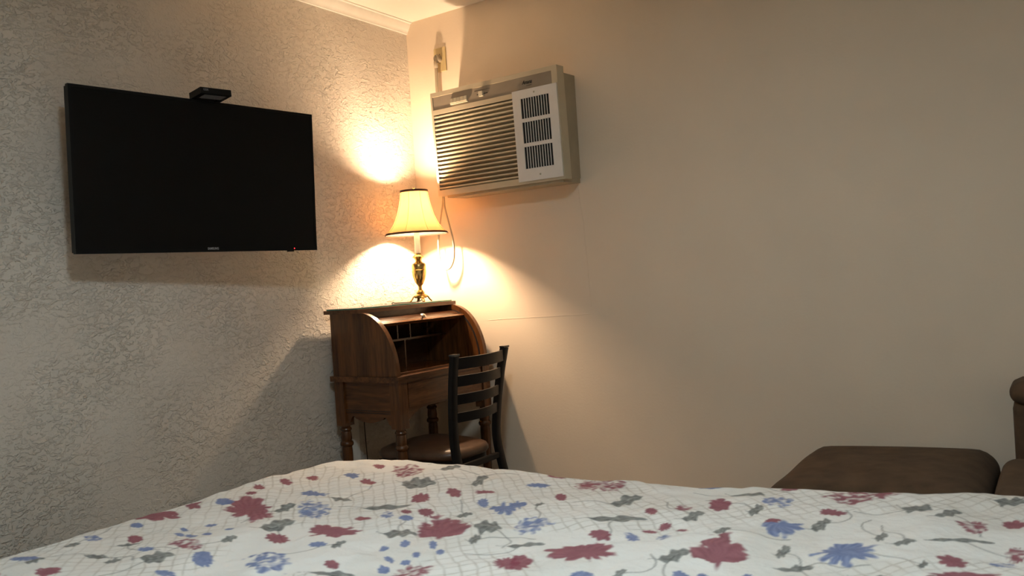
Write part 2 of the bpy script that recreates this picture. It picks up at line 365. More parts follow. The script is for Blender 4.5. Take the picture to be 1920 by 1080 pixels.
# louvres
VX0 = 0.508                               # white vent starts here
lz0, lz1 = 0.030, ctl0-0.024; NL = 18
me = None
for k in range(NL):
    z = lz0 + (k+0.5)*(lz1-lz0)/NL
    if me is None:
        pr = [(0.0, 0.0035), (0.030, -0.012), (0.030, -0.0145), (0.0, -0.0035)]
        o = obj('louver', prism([(y, zz) for y, zz in pr], 0, 0.012, VX0+0.010), 'ac_front', ac, loc=(0, FY+0.001, z), bevel=0.0008, seg=1); me = o.data
    else: link('louver', me, ac, (0, FY+0.001, z))
for x in (0.10, 0.235, 0.37):
    obj('mullion', A(x, x+0.003, FY+0.026, FY+0.040, lz0, lz1), 'ac_front', ac)
# white vent cover
vx0, vx1, vz0, vz1 = VX0, aw-0.004, 0.012, ctl0+0.006
vy0, vy1 = FY-0.007, FY-0.002
vt = obj('vent_cover', A(vx0, vx1, vy0, vy1, vz0, vz0+0.058), 'ac_white', ac)
vh = vz1-vz0; win = [(0.135, 0.375), (0.415, 0.645), (0.685, 0.905)]
wx0, wx1 = vx0+0.046, vx1-0.046
bm = bmesh.new()
zs = [vz0] + [vz0+vh*t for ab in win for t in ab] + [vz1]
xs = [vx0, wx0, wx1, vx1]
cells = [(i, j) for i in range(3) for j in range(7) if not (i == 1 and j in (1, 3, 5))]
g = [[bm.verts.new((x, vy0, z)) for z in zs] for x in xs]
for i, j in cells: bm.faces.new((g[i][j], g[i+1][j], g[i+1][j+1], g[i][j+1]))
r_ = bmesh.ops.extrude_face_region(bm, geom=bm.faces[:])
for v in [e for e in r_['geom'] if isinstance(e, bmesh.types.BMVert)]: v.co.y = vy1
bmesh.ops.recalc_face_normals(bm, faces=bm.faces)
bm.to_mesh(vt.data); bm.free()
bp_ = obj('vent_hollow', A(vx0+0.01, vx1-0.03, FY+0.0005, FY+0.0015+0.02, vz0+0.02, vz1-0.03), 'ac_dark', ac)
fm = None
for (a, b) in win:
    z0, z1 = vz0+vh*a, vz0+vh*b
    nf = 11; st = (wx1-wx0)/nf
    for k in range(1, nf):
        x = wx0 + k*st
        if fm is None:
            H0 = z1-z0
            pr = [(-0.0008, 0.0), (0.0009, 0.0), (0.0017, 0.0050), (0.0002, 0.0050)]
            o = obj('fin', prism([(p, y) for p, y in pr], 2, 0.0, 1.0), 'ac_white', vt, loc=(x, vy0, z0)); fm = o.data
            o.scale = (1, 1, z1-z0)
        else:
            o = link('fin', fm, vt, (x, vy0, z0)); o.scale = (1, 1, z1-z0)
for z in (vz0+0.026, vz1-0.020):
    s_ = obj('screw', lathe([(0.0, 0), (0.0048, 0), (0.004, 0.0022), (0.0005, 0.003)], 12), 'screw', vt, smooth=True)
    s_.matrix_local = Matrix.Translation(((vx0+vx1)/2+0.0, vy0, z)) @ Matrix.Rotation(R(90), 4, 'X')
# power cord: plug above, spare loop hanging below
L = Vector((AX0, -0.001, AZ0))
RI = Matrix.Rotation(R(-1.8), 3, 'X')
def rel(pts): return [RI @ (Vector(p)-L) for p in pts]
pc = obj('power_cord', sweep(rel(spline([(0.226, -0.040, 2.405), (0.224, -0.036, 2.36), (0.217, -0.030, 2.25), (0.215, -0.03, 2.10), (0.217, -0.035, 1.9), (0.220, -0.04, 1.68)], 8)), 0.0105, 0.0065, 8, (0, 1, 0)), 'cord', ac, smooth='all')
pl = obj('plug', lathe([(0.0, 0.0), (0.020, 0.0), (0.022, 0.006), (0.022, 0.022), (0.017, 0.030), (0.0, 0.032)], 16), 'cord', ac, smooth=True)
pl.matrix_local = Matrix.Translation(RI @ (Vector((0.227, -0.0075, 2.418))-L)) @ Matrix.Rotation(R(90), 4, 'X')
obj('strain_relief', sweep(rel([(0.2265, -0.030, 2.415), (0.226, -0.038, 2.395), (0.2245, -0.036, 2.365)]), 0.0125, 0.010, 8, (0, 1, 0)), 'cord', ac, smooth='all')
loop = [(0.222, -0.045, 1.70), (0.222, -0.05, 1.64), (0.206, -0.055, 1.57), (0.195, -0.06, 1.50), (0.183, -0.062, 1.42), (0.186, -0.062, 1.34), (0.202, -0.060, 1.290),
        (0.226, -0.056, 1.276), (0.252, -0.052, 1.290), (0.274, -0.05, 1.335), (0.278, -0.05, 1.40), (0.268, -0.05, 1.47), (0.248, -0.05, 1.55), (0.232, -0.05, 1.62), (0.228, -0.045, 1.70)]
obj('cord_loop', sweep(rel(spline(loop, 8)), 0.0030, 0.0080, 8, (0, 1, 0)), 'cord_pale', ac, smooth='all')
# wall outlet
ot = thing('wall_outlet', 'ivory wall outlet with a plug high beside the air conditioner', 'outlet', (0.231, 0, 2.414))
obj('plate', box(-0.039, 0.039, -0.007, -0.0005, -0.064, 0.064), 'ivory', ot, bevel=0.003)
sc = obj('screw', lathe([(0.0, 0), (0.0035, 0), (0.0028, 0.0015), (0.0004, 0.002)], 10), 'ink', ot)
sc.matrix_local = Matrix.Translation((0, -0.007, 0.028)) @ Matrix.Rotation(R(90), 4, 'X')

# ------------------------------------------------------------------ roll-top desk
DX0, DX1, DY0, DY1, WZ, TZ = 0.060, 0.470, -0.765, -0.065, 0.795, 1.090
dk = thing('rolltop_desk', 'small brown wooden roll-top desk with open tambour in the corner', 'desk', ((DX0+DX1)/2, (DY0+DY1)/2, 0))
D0 = Vector(dk.location)
def D(x0, x1, y0, y1, z0, z1): return box(x0-D0.x, x1-D0.x, y0-D0.y, y1-D0.y, z0, z1)
def DP(pts, ax, a, b):
    if ax == 1: return prism([(x-D0.x, z) for x, z in pts], 1, a-D0.y, b-D0.y)
    if ax == 0: return prism([(y-D0.y, z) for y, z in pts], 0, a-D0.x, b-D0.x)
# side panels: flat top then a quarter ellipse
CXa, RXa, RZa = DX0+0.195, 0.210, TZ-WZ
def curve(off=0.0, n=18, t0=0.0, t1=1.0):
    return [(CXa+(RXa-off)*math.sin(R(90)*t), WZ+(RZa-off)*math.cos(R(90)*t)) for t in [t0+(t1-t0)*k/n for k in range(n+1)]]
prof = [(DX0, WZ), (DX0, TZ)] + curve()
for y in (DY0, DY1-0.026):
    obj('side_panel', DP(prof, 1, y, y+0.026), 'wood_z', dk, smooth=True, bevel=0.004)
# dark tambour tracks on the inner faces
trk = curve(0.026) + curve(0.036)[::-1]
obj('tambour_track', DP(trk, 1, DY1-0.0275, DY1-0.0255), 'dark_groove', dk)
obj('tambour_track', DP(trk, 1, DY0+0.0255, DY0+0.0275), 'dark_groove', dk)
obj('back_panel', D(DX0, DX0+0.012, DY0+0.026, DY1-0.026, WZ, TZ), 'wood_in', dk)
obj('top_board', D(DX0-0.020, DX0+0.205, DY0-0.020, DY1+0.016, TZ, TZ+0.018), 'wood_y', dk, bevel=0.0085, seg=4)
obj('gap_darkener', D(DX0+0.120, DX0+0.130, DY0+0.026, DY1-0.026, TZ-0.050, TZ-0.0005), 'wood_in', dk)  # board added to keep the gap under the top board dark
# tambour rolled up under the top board: slats, then the bottom rail with its knob
for k in range(6):
    t = -0.06+0.055*k; c = curve(0.031, 1, t, t+0.05)
    p, q_ = Vector((c[0][0], 0, c[0][1])), Vector((c[1][0], 0, c[1][1])); n_ = Vector((q_.z-p.z, 0, -(q_.x-p.x))).normalized()*0.006
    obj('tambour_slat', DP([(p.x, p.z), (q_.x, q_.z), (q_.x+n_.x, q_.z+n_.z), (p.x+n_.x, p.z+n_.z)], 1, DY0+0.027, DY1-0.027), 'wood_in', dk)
c = curve(0.020, 1, 0.298, 0.335)
rail = [c[0], c[1], (c[1][0]-0.018, c[1][1]-0.014), (c[0][0]-0.012, c[0][1]-0.018)]
rl = obj('tambour_rail', DP(rail, 1, DY0+0.027, DY1-0.027), 'wood_y', dk, bevel=0.002)
kn = obj('knob', lathe([(0.0, -0.002), (0.0065, -0.002), (0.005, 0.008), (0.008, 0.014), (0.0155, 0.018), (0.0155, 0.022), (0.009, 0.027), (0.001, 0.028)], 18), 'nickel', rl, smooth=True)
kn.matrix_local = Matrix.Translation(((c[0][0]+c[1][0])/2-D0.x, -0.015, (c[0][1]+c[1][1])/2)) @ Matrix.Rotation(R(38), 4, 'Y')
# pigeonholes
sx0, sx1 = DX0+0.012, DX0+0.16
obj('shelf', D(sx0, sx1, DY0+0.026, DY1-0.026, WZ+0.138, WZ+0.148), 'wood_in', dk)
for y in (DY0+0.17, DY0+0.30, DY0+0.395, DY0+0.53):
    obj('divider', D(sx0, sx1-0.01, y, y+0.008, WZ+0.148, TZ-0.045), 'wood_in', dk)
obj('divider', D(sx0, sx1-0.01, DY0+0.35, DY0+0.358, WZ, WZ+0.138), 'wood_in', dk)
# writing surface with moulded edge
obj('writing_surface', D(DX0-0.012, DX1+0.016, DY0-0.014, DY1+0.014, WZ-0.026, WZ), 'wood_y', dk, bevel=0.008, seg=3)
obj('front_lip', D(DX1-0.045, DX1-0.030, DY0+0.027, DY1-0.027, WZ, WZ+0.010), 'wood_y', dk, bevel=0.002)
# corner posts, aprons
PB = 0.555; PW = 0.058; WB = WZ-0.026
for x in (DX0, DX1-PW):
    for y in (DY0, DY1-PW):
        obj('corner_post', D(x, x+PW, y, y+PW, PB, WB), 'wood_z', dk, bevel=0.003)
def scallop(a, b, arch):
    """lower edge of an apron between two posts"""
    n = 40; pts = []
    for k in range(n+1):
        t = k/n; d = min(t, 1-t)*(b-a)
        if arch:
            z = 0.583 if d < 0.012 else 0.590 + 0.045*min(1, (d-0.012)/0.10)**0.7 - (0.010 if 0.045 < d < 0.055 else 0)
        else:
            z = 0.570 if d < 0.020 else (0.605 if d < 0.055 else 0.597 - 0.020*math.sin(math.pi*(d-0.055)/max(1e-6, (b-a)-0.11)))
            if 0.020 <= d < 0.040: z = 0.570 + 0.035*(d-0.020)/0.020
        pts.append((a+(b-a)*t, z))
    return pts
for y in (DY0+0.010, DY1-0.026):
    obj('side_apron', DP([(DX0+PW, WB), (DX1-PW, WB)][::1] + scallop(DX0+PW, DX1-PW, False)[::-1], 1, y, y+0.016), 'wood_x', dk)
    yy = y if y < -0.4 else y+0.016
    for z in (0.622, 0.632):
        obj('groove', D(DX0+PW, DX1-PW, yy-0.0006, yy+0.0006, z, z+0.0032), 'dark_groove', dk)
for x in (DX1-0.026, DX0+0.008):
    obj('front_apron' if x > 0.3 else 'rear_apron', DP([(DY0+PW, WB), (DY1-PW, WB)] + scallop(DY0+PW, DY1-PW, True)[::-1], 0, x, x+0.016), 'wood_y', dk)
obj('drawer_front', D(DX1-0.012, DX1-0.004, DY0+PW+0.012, DY1-PW-0.012, 0.645, WB-0.012), 'wood_y', dk, bevel=0.002)
# turned legs
lp = [(0.0, PB+0.002), (0.021, PB+0.002), (0.021, PB-0.008), (0.027, PB-0.014), (0.028, PB-0.020), (0.022, PB-0.028), (0.024, PB-0.034), (0.0265, PB-0.060), (0.0245, PB-0.074),
      (0.031, PB-0.080), (0.033, PB-0.088), (0.031, PB-0.096), (0.0245, PB-0.102), (0.026, PB-0.13), (0.0245, PB-0.25), (0.020, PB-0.38), (0.017, PB-0.44), (0.023, PB-0.455), (0.023, PB-0.47), (0.016, PB-0.485), (0.018, PB-0.52), (0.015, 0.0), (0.0, 0.0)]
lp = lp[::-1]; lm = None
for x in (DX0+PW/2, DX1-PW/2):
    for y in (DY0+PW/2, DY1-PW/2):
        if lm is None:
            o = obj('leg', lathe([(max(r, 0.001), z) for r, z in lp], 20), 'wood_z', dk, smooth=True, loc=(x-D0.x, y-D0.y, 0)); lm = o.data
        else: link('leg', lm, dk, (x-D0.x, y-D0.y, 0))
# sheet of glass on the desk top
gl = tag(obj('glass_sheet', box(DX0-0.012, DX0+0.188, DY0-0.008, DY1+0.004, TZ+0.0185, TZ+0.0245), 'glass'), 'thin green-edged glass sheet lying on top of the roll-top desk', 'glass sheet')
gl.data.materials.append(M['glass_edge'])
for p in gl.data.polygons:
    if abs(p.normal.z) < 0.5: p.material_index = 1
GZ = TZ+0.0245

# ------------------------------------------------------------------ table lamp
LX, LY = 0.205, -0.262
lamp = thing('table_lamp', 'lit brass urn table lamp with brown bell shade on the desk', 'lamp', (LX, LY, GZ))
for k in range(4):
    a = R(45+90*k + 10)
    ca, sa = math.cos(a), math.sin(a)
    obj('foot', sweep(spline([(0.016*ca, 0.016*sa, 0.034), (0.036*ca, 0.036*sa, 0.030), (0.048*ca, 0.048*sa, 0.014), (0.058*ca, 0.058*sa, 0.0045)], 4), 0.008, 0.0042, 8), 'brass', lamp, smooth='all')
obj('plinth', lathe([(0.001, 0.022), (0.030, 0.022), (0.034, 0.028), (0.034, 0.036), (0.026, 0.042), (0.018, 0.044), (0.001, 0.046)], 24), 'brass', lamp, smooth=True)
urn = [(0.001, 0.040), (0.019, 0.042), (0.022, 0.050), (0.018, 0.058), (0.010, 0.066), (0.009, 0.078), (0.011, 0.086), (0.018, 0.094), (0.027, 0.112), (0.034, 0.135), (0.0375, 0.155), (0.0385, 0.166),
       (0.036, 0.170), (0.0375, 0.174), (0.0375, 0.192), (0.034, 0.200), (0.020, 0.206), (0.015, 0.214), (0.019, 0.222), (0.022, 0.228), (0.030, 0.232), (0.031, 0.236), (0.022, 0.241), (0.0155, 0.246), (0.0155, 0.254), (0.001, 0.256)]
obj('urn', lathe(urn, 40, flute=(0.110, 0.160, 0.94)), 'brass', lamp, smooth=True)
obj('candle_tube', lathe([(0.001, 0.250), (0.0155, 0.250), (0.0150, 0.375), (0.001, 0.376)], 20), 'candle', lamp, smooth=True)
obj('socket', lathe([(0.001, 0.372), (0.014, 0.372), (0.014, 0.436), (0.001, 0.437)], 16), 'brass', lamp, smooth=True)
BZ0, BZ1 = 0.438, 0.556                   # long frosted bulb reaching almost to the shade's top opening
obj('bulb', lathe([(0.001, BZ0), (0.014, BZ0), (0.018, BZ0+0.012), (0.021, BZ0+0.03), (0.022, BZ0+0.07), (0.021, BZ1-0.02), (0.016, BZ1-0.008), (0.008, BZ1-0.002), (0.001, BZ1)], 20), 'bulb', lamp, smooth='all')
S0, S1 = 0.352, 0.580                      # shade bottom and top
def shade_r(t): return 0.162*float(np.interp(t, [0, 0.03, 0.07, 0.15, 0.25, 0.45, 0.718, 0.94, 1], [1.0, 0.955, 0.905, 0.81, 0.715, 0.59, 0.49, 0.440, 0.435]))
n = 26; seg = 48
outer = [(shade_r(k/n), S0+(S1-S0)*k/n) for k in range(n+1)]
def shell(pr):
    bm = bmesh.new(); rings = []
    for r, z in pr: rings.append([bm.verts.new((r*math.cos(2*math.pi*k/seg), r*math.sin(2*math.pi*k/seg), z)) for k in range(seg)])
    for a, b in zip(rings, rings[1:]):
        for k in range(seg): bm.faces.new((a[k], a[(k+1) % seg], b[(k+1) % seg], b[k]))
    return bm
sh = obj('shade', shell(outer), 'shade', lamp, smooth='all')
obj('lining', shell([(r-0.0025, z) for r, z in outer]), 'shade_in', sh, smooth='all')
for z0, z1, t in ((S0-0.001, S0+0.009, 0.0), (S1-0.010, S1+0.001, 1.0)):
    r0 = shade_r(t); s_ = 0.006 if t == 0 else 0.001
    obj('shade_band', shell([(r0+0.0022, z0), (r0+0.0028-s_*0.6, (z0+z1)/2), (r0+0.0022-s_, z1), (r0-0.0035-s_, z1), (r0-0.0035, z0), (r0+0.0022, z0)]), 'band', sh, smooth=True)
for k in range(3):                        # spider arms carrying the shade
    a = R(120*k+20)
    obj('spider_arm', sweep([(0, 0, S1-0.004), (0.070*math.cos(a), 0.070*math.sin(a), S1-0.004)], 0.0015, None, 6), 'brass', sh)
for sx in (-1, 1):
    obj('harp', sweep(spline([(0, sx*0.012, 0.405), (0, sx*0.040, 0.44), (0, sx*0.044, 0.50), (0, sx*0.030, 0.574), (0, 0, 0.582)], 6), 0.0014, None, 6), 'brass', lamp, smooth='all')
obj('finial', lathe([(0.001, 0.574), (0.006, 0.574), (0.004, 0.582), (0.007, 0.590), (0.001, 0.596)], 12), 'brass', lamp, smooth=True)
for k in range(8):                        # panel seams of the shade
    a = 2*math.pi*(k+0.42)/8
    obj('seam', sweep([(( r+0.0006)*math.cos(a), (r+0.0006)*math.sin(a), z) for r, z in outer], 0.0008, None, 5), 'shade', sh)
# lamp cord: from the base over the back of the desk and down the wall
cpts = [(LX+0.01, LY-0.02, GZ+0.028), (LX+0.030, LY-0.025, GZ+0.016), (LX+0.015, LY-0.045, GZ+0.004), (LX-0.05, LY-0.04, GZ+0.003), (0.058, LY-0.03, GZ+0.003), (0.034, LY-0.035, GZ+0.001), (0.030, LY-0.05, 1.06), (0.030, LY-0.10, 0.95), (0.020, -0.50, 0.72), (0.012, -0.531, 0.60), (0.010, -0.531, 0.45), (0.018, -0.526, 0.2), (0.03, -0.52, 0.03)]
obj('lamp_cord', sweep([Vector(p)-Vector((LX, LY, GZ)) for p in spline(cpts, 8)], 0.0026, None, 6), 'cord_brown', lamp, smooth='all')

# ------------------------------------------------------------------ chair
ch = thing('dining_chair', 'black metal ladder-back chair with brown vinyl seat at the desk', 'chair', (0.50, -0.49, 0))
C0 = Vector((0.50, -0.49, 0)); SZ = 0.425
def C(pts): return [Vector(p)-C0 for p in pts]
posts = []
for s, yt, ys in ((-1, -0.665, -0.655), (1, -0.275, -0.335)):
    path = spline([(0.80, ys+s*0.015, 0.0), (0.735, ys+s*0.004, 0.22), (0.690, ys, 0.42), (0.684, ys+(yt-ys)*0.2, 0.55), (0.700, ys+(yt-ys)*0.65, 0.74), (0.722, yt, 0.880)], 6)
    posts.append(path)
    po = obj('back_post', sweep(C(path), 0.021, 0.015, rect=True, upv=(1, 0, 0)), 'chair_metal', ch, smooth=True)
    e = path[-1]
    obj('cap', box(e.x-0.015-C0.x, e.x+0.015-C0.x, e.y-0.0205-C0.y, e.y+0.0205-C0.y, e.z-0.002, e.z+0.006), 'cap_highlight', po, bevel=0.004)
def at_z(path, z):
    for a, b in zip(path, path[1:]):
        if a.z <= z <= b.z: return a.lerp(b, (z-a.z)/(b.z-a.z))
    return path[-1]
for zc, hh in ((0.842, 0.026), (0.762, 0.024), (0.680, 0.0225), (0.598, 0.0215)):
    a, b = at_z(posts[0], zc), at_z(posts[1], zc)
    bm = bmesh.new(); n = 14; rows = []
    for k in range(n+1):
        t = k/n; p = a.lerp(b, t); p.x += 0.040*math.sin(math.pi*t)
        ins = [Vector((p.x-0.006, p.y, p.z-hh)), Vector((p.x+0.006, p.y, p.z-hh)), Vector((p.x+0.009, p.y, p.z+hh)), Vector((p.x-0.003, p.y, p.z+hh))]
        rows.append([bm.verts.new(v-C0) for v in ins])
    for A_, B_ in zip(rows, rows[1:]):
        for j in range(4): bm.faces.new((A_[j], A_[(j+1) % 4], B_[(j+1) % 4], B_[j]))
    bm.faces.new(rows[0][::-1]); bm.faces.new(rows[-1])
    obj('back_slat', bm, 'chair_metal', ch, smooth=True, bevel=0.0015, seg=1)
# seat pad: rounded trapezoid, domed
def seat_outline(n, grow=0.0):
    pts = []
    for k in range(n):
        a = 2*math.pi*k/n; ca, sa = math.cos(a), math.sin(a)
        e = 2/3.6
        x = 0.435 + (0.242+grow)*math.copysign(abs(ca)**e, ca)
        w_ = 0.200 - 0.035*(x-0.435)/0.24
        y = -0.482 + (w_+grow)*math.copysign(abs(sa)**e, sa) - 0.0*(0.6-x)
        pts.append((x, y))
    return pts
bm = bmesh.new(); n = 56; rings = []
cx, cy = 0.44, -0.485
for s, z in ((0.965, SZ-0.030), (1.0, SZ-0.018), (1.0, SZ-0.006), (0.965, SZ+0.008), (0.88, SZ+0.017), (0.7, SZ+0.025), (0.45, SZ+0.029), (0.2, SZ+0.030)):
    rings.append([bm.verts.new((cx+(x-cx)*s-C0.x, cy+(y-cy)*s-C0.y, z)) for x, y in seat_outline(n)])
for A_, B_ in zip(rings, rings[1:]):
    for j in range(n): bm.faces.new((A_[j], A_[(j+1) % n], B_[(j+1) % n], B_[j]))
bm.faces.new(rings[0][::-1]); bm.faces.new(rings[-1])
obj('seat', bm, 'vinyl', ch, smooth='all')
o_, i_ = seat_outline(n, -0.012), seat_outline(n, -0.040)
bm = bmesh.new()
rr = [[bm.verts.new((x-C0.x, y-C0.y, z)) for x, y in q] for q, z in ((o_, SZ-0.056), (o_, SZ-0.029), (i_, SZ-0.029), (i_, SZ-0.056))]
for A_, B_ in zip(rr, rr[1:]+rr[:1]):
    for j in range(n): bm.faces.new((A_[j], A_[(j+1) % n], B_[(j+1) % n], B_[j]))
obj('seat_frame', bm, 'chair_metal', ch, smooth=True)
for s in (-1, 1):
    obj('front_leg', sweep(C([(0.235, -0.485+s*0.165, SZ-0.04), (0.215, -0.485+s*0.178, 0.0)]), 0.014, None, rect=True, upv=(1, 0, 0)), 'chair_metal', ch)
    obj('stretcher', sweep(C([(0.223, -0.485+s*0.172, 0.17), (0.745, -0.495+s*0.166, 0.17)]), 0.009, None, rect=True), 'chair_metal', ch)
obj('stretcher', sweep(C([(0.700, -0.665, 0.372), (0.700, -0.325, 0.372)]), 0.010, 0.014, rect=True), 'chair_metal', ch)

# ------------------------------------------------------------------ ottoman and armchair by the smooth wall
om = thing('ottoman', 'low wide brown microfibre ottoman against the smooth wall', 'ottoman', (2.43, -0.40, 0))
O0 = Vector((2.43, -0.40, 0))
tc = obj('top_cushion', cushion(2.080-O0.x, 2.752-O0.x, -0.755-O0.y, -0.035-O0.y, 0.29, 0.448, r=0.075, puff=0.022, nx=22, seed=3), 'velvet', om, smooth='all')
tc.rotation_euler.y = -0.042; tc.location = (0.017, 0, 0.012)
obj('base', box(2.105-O0.x, 2.742-O0.x, -0.735-O0.y, -0.055-O0.y, 0.06, 0.30), 'velvet', om, bevel=0.02)
for sx in (2.15, 2.71):
    for sy in (-0.69, -0.10):
        obj('foot', lathe([(0.018, 0.0), (0.026, 0.062)], 12, (sx-O0.x, sy-O0.y, 0)), 'bedbase', om)
am = thing('armchair', 'brown microfibre armchair with rolled back cut off at right edge', 'armchair', (3.20, -0.42, 0))
A0 = Vector((3.20, -0.42, 0))
def AC_(x0, x1, y0, y1, z0, z1, **k): return cushion(x0-A0.x, x1-A0.x, y0-A0.y, y1-A0.y, z0, z1, **k)
obj('backrest', AC_(2.806, 3.594, -0.22, -0.055, 0.25, 0.69, r=0.05, puff=0.0, seed=5), 'velvet', am, smooth='all')
obj('back_roll', AC_(2.800, 3.60, -0.235, -0.04, 0.655, 0.742, r=0.042, puff=0.004, nx=20, seed=6), 'velvet', am, smooth='all')
obj('arm', AC_(2.772, 2.915, -0.800, -0.30, 0.10, 0.502, r=0.055, puff=0.0, seed=7), 'velvet', am, smooth='all')
obj('arm', AC_(3.485, 3.628, -0.800, -0.30, 0.10, 0.502, r=0.055, puff=0.0, seed=8), 'velvet', am, smooth='all')
obj('seat_cushion', AC_(2.915, 3.485, -0.80, -0.20, 0.27, 0.47, r=0.06, puff=0.02, seed=9), 'velvet', am, smooth='all')
obj('back_cushion', AC_(2.845, 3.555, -0.31, -0.21, 0.40, 0.60, r=0.05, puff=0.0, seed=10), 'velvet', am, smooth='all')
obj('base', AC_(2.80, 3.60, -0.76, -0.08, 0.06, 0.30, r=0.02, puff=0.0), 'velvet', am)
for sx in (2.85, 3.55):
    for sy in (-0.70, -0.13):
        obj('foot', lathe([(0.018, 0.0), (0.026, 0.062)], 12, (sx-A0.x, sy-A0.y, 0)), 'bedbase', am)

# ------------------------------------------------------------------ bed
BX0, BX1, BY0, BY1, BZT = 0.60, 3.00, -2.78, -1.235, 0.545
bd = thing('bed', 'low bed with mattress hidden under the floral comforter', 'bed', (1.85, -2.02, 0))
B0 = Vector((1.85, -2.02, 0))
obj('mattress', cushion(0.70-B0.x, 2.98-B0.x, -2.74-B0.y, -1.30-B0.y, 0.27, 0.515, r=0.05, puff=0.0, lump=0.0), 'mattress', bd, smooth='all')
obj('box_base', box(0.72-B0.x, 2.96-B0.x, -2.72-B0.y, -1.32-B0.y, 0.05, 0.268), 'bedbase', bd, bevel=0.01)
for sx in (0.8, 2.9):
    for sy in (-2.65, -1.4):
        obj('leg', lathe([(0.025, 0.0), (0.025, 0.055)], 12, (sx-B0.x, sy-B0.y, 0)), 'bedbase', bd)

# comforter: cloth sheet bent over the edges of a rounded rectangle
STEP = 0.0036; DROP = 0.26
gs = np.arange(BX0-DROP, BX1+0.02, STEP); gt = np.arange(BY0-DROP, BY1+DROP, STEP)
S_, T_ = np.meshgrid(gs, gt, indexing='ij')
rng = np.random.default_rng(11)
def vnoise(X, Y, cell, seed):
    r = np.random.default_rng(seed); n = 96; G = r.random((n, n))*2-1
    x, y = X/cell+40, Y/cell+40; i, j = np.floor(x).astype(int), np.floor(y).astype(int); fx, fy = x-i, y-j
    fx, fy = fx*fx*(3-2*fx), fy*fy*(3-2*fy)
    g = lambda a, b: G[a % n, b % n]
    return (g(i, j)*(1-fx)+g(i+1, j)*fx)*(1-fy)+(g(i, j+1)*(1-fx)+g(i+1, j+1)*fx)*fy
RC, RB = 0.27, 0.10
ix0, ix1, iy0, iy1 = BX0+RC, BX1+0.5, BY0+RC, BY1-RC
px = np.clip(S_, ix0, ix1); py = np.clip(T_, iy0, iy1)
dx, dy = S_-px, T_-py; dist = np.hypot(dx, dy); nx_, ny_ = dx/np.maximum(dist, 1e-9), dy/np.maximum(dist, 1e-9)
d = dist-RC; th = np.clip(d/RB, 0, R(84))
off = np.where(d <= 0, d, RB*np.sin(th)+np.maximum(d-RB*R(84), 0)*0.10)
dz = np.where(d <= 0, 0, RB*(1-np.cos(th))+np.maximum(d-RB*R(84), 0)*0.99)
Xw = px+nx_*(RC+off); Yw = py+ny_*(RC+off)
inner = dist < 1e-9
Xw = np.where(inner, S_, Xw); Yw = np.where(inner, T_, Yw)
puff = 0.010*vnoise(S_, T_, 0.42, 1)+0.007*vnoise(S_, T_, 0.15, 2)+0.0055*vnoise(S_, T_, 0.075, 3)+0.0026*vnoise(S_, T_, 0.036, 4)
Zw = BZT-dz+puff*np.where(d > 0.05, 0.4, 1)
hang = np.clip((d-0.1)/0.2, 0, 1); fold = 0.014*np.sin((S_+T_*1.0)*26+3*vnoise(S_, T_, 0.3, 9))*hang
Xw = Xw+nx_*fold+ny_*0; Yw = Yw+ny_*fold
U_ = np.clip((Xw-1.42)/1.5, 0, 2); Yw = Yw + 0.25*U_**2 * np.clip((T_+2.78)/1.55, 0, 1)
# --- the print, drawn in bed-plane coordinates
PX, PY = Xw, Yw
img = np.empty(S_.shape+(3,)); img[:] = (0.90, 0.89, 0.85)
def blend(sl, al, col):
    img[sl] = img[sl]*(1-al[..., None]) + np.asarray(col)*al[..., None]
ALL = (slice(None), slice(None))
# meandering tan lattice
la, lb = (S_+T_)/1.41421, (S_-T_)/1.41421
wob = 0.012*vnoise(S_, T_, 0.12, 21)+0.004*vnoise(S_, T_, 0.04, 25)
ln = np.minimum(np.abs(((la+wob)/0.034) % 1-0.5), np.abs(((lb+wob)/0.034) % 1-0.5))*0.034
band = np.clip((vnoise(S_, T_, 0.26, 22)+0.25)*5, 0, 1)
blend(ALL, np.clip(1.6-ln/0.0017, 0, 1)*band*(0.42+0.25*vnoise(S_, T_, 0.05, 24)), (0.36, 0.32, 0.25))
blend(ALL, np.clip((vnoise(S_, T_, 0.20, 23)-0.10)*5, 0, 1)*0.16, (0.56, 0.51, 0.42))
c0 = np.array(CAM); vF, vR, vU = np.array(fw), np.array(rt2), np.array(up2)
def unproj(x, y, z=BZT+0.003):
    dd = vF+(x-960)/FPX*vR-(y-540)/FPX*vU; t = (z-c0[2])/dd[2]; return (c0+t*dd)[:2]
BURG, BURG2 = np.array((0.235, 0.052, 0.080)), np.array((0.36, 0.115, 0.150))
BLUE, BLUE2 = np.array((0.105, 0.155, 0.36)), np.array((0.28, 0.35, 0.56))
GREY, GREY2 = np.array((0.065, 0.072, 0.075)), np.array((0.34, 0.36, 0.34))
HX, HY = Xw[:, gt.size//2], None
def window(cx, cy, r):
    m_ = (np.abs(PX-cx) < r) & (np.abs(PY-cy) < r)
    ii = np.where(m_.any(1))[0]; jj = np.where(m_.any(0))[0]
    if len(ii) == 0: return None
    return (slice(ii[0], ii[-1]+1), slice(jj[0], jj[-1]+1))
def local(sl, cx, cy, a, b):
    Mi = np.linalg.inv(np.array([[a[0], b[0]], [a[1], b[1]]]))
    X, Y = PX[sl]-cx, PY[sl]-cy
    return Mi[0, 0]*X+Mi[0, 1]*Y, Mi[1, 0]*X+Mi[1, 1]*Y
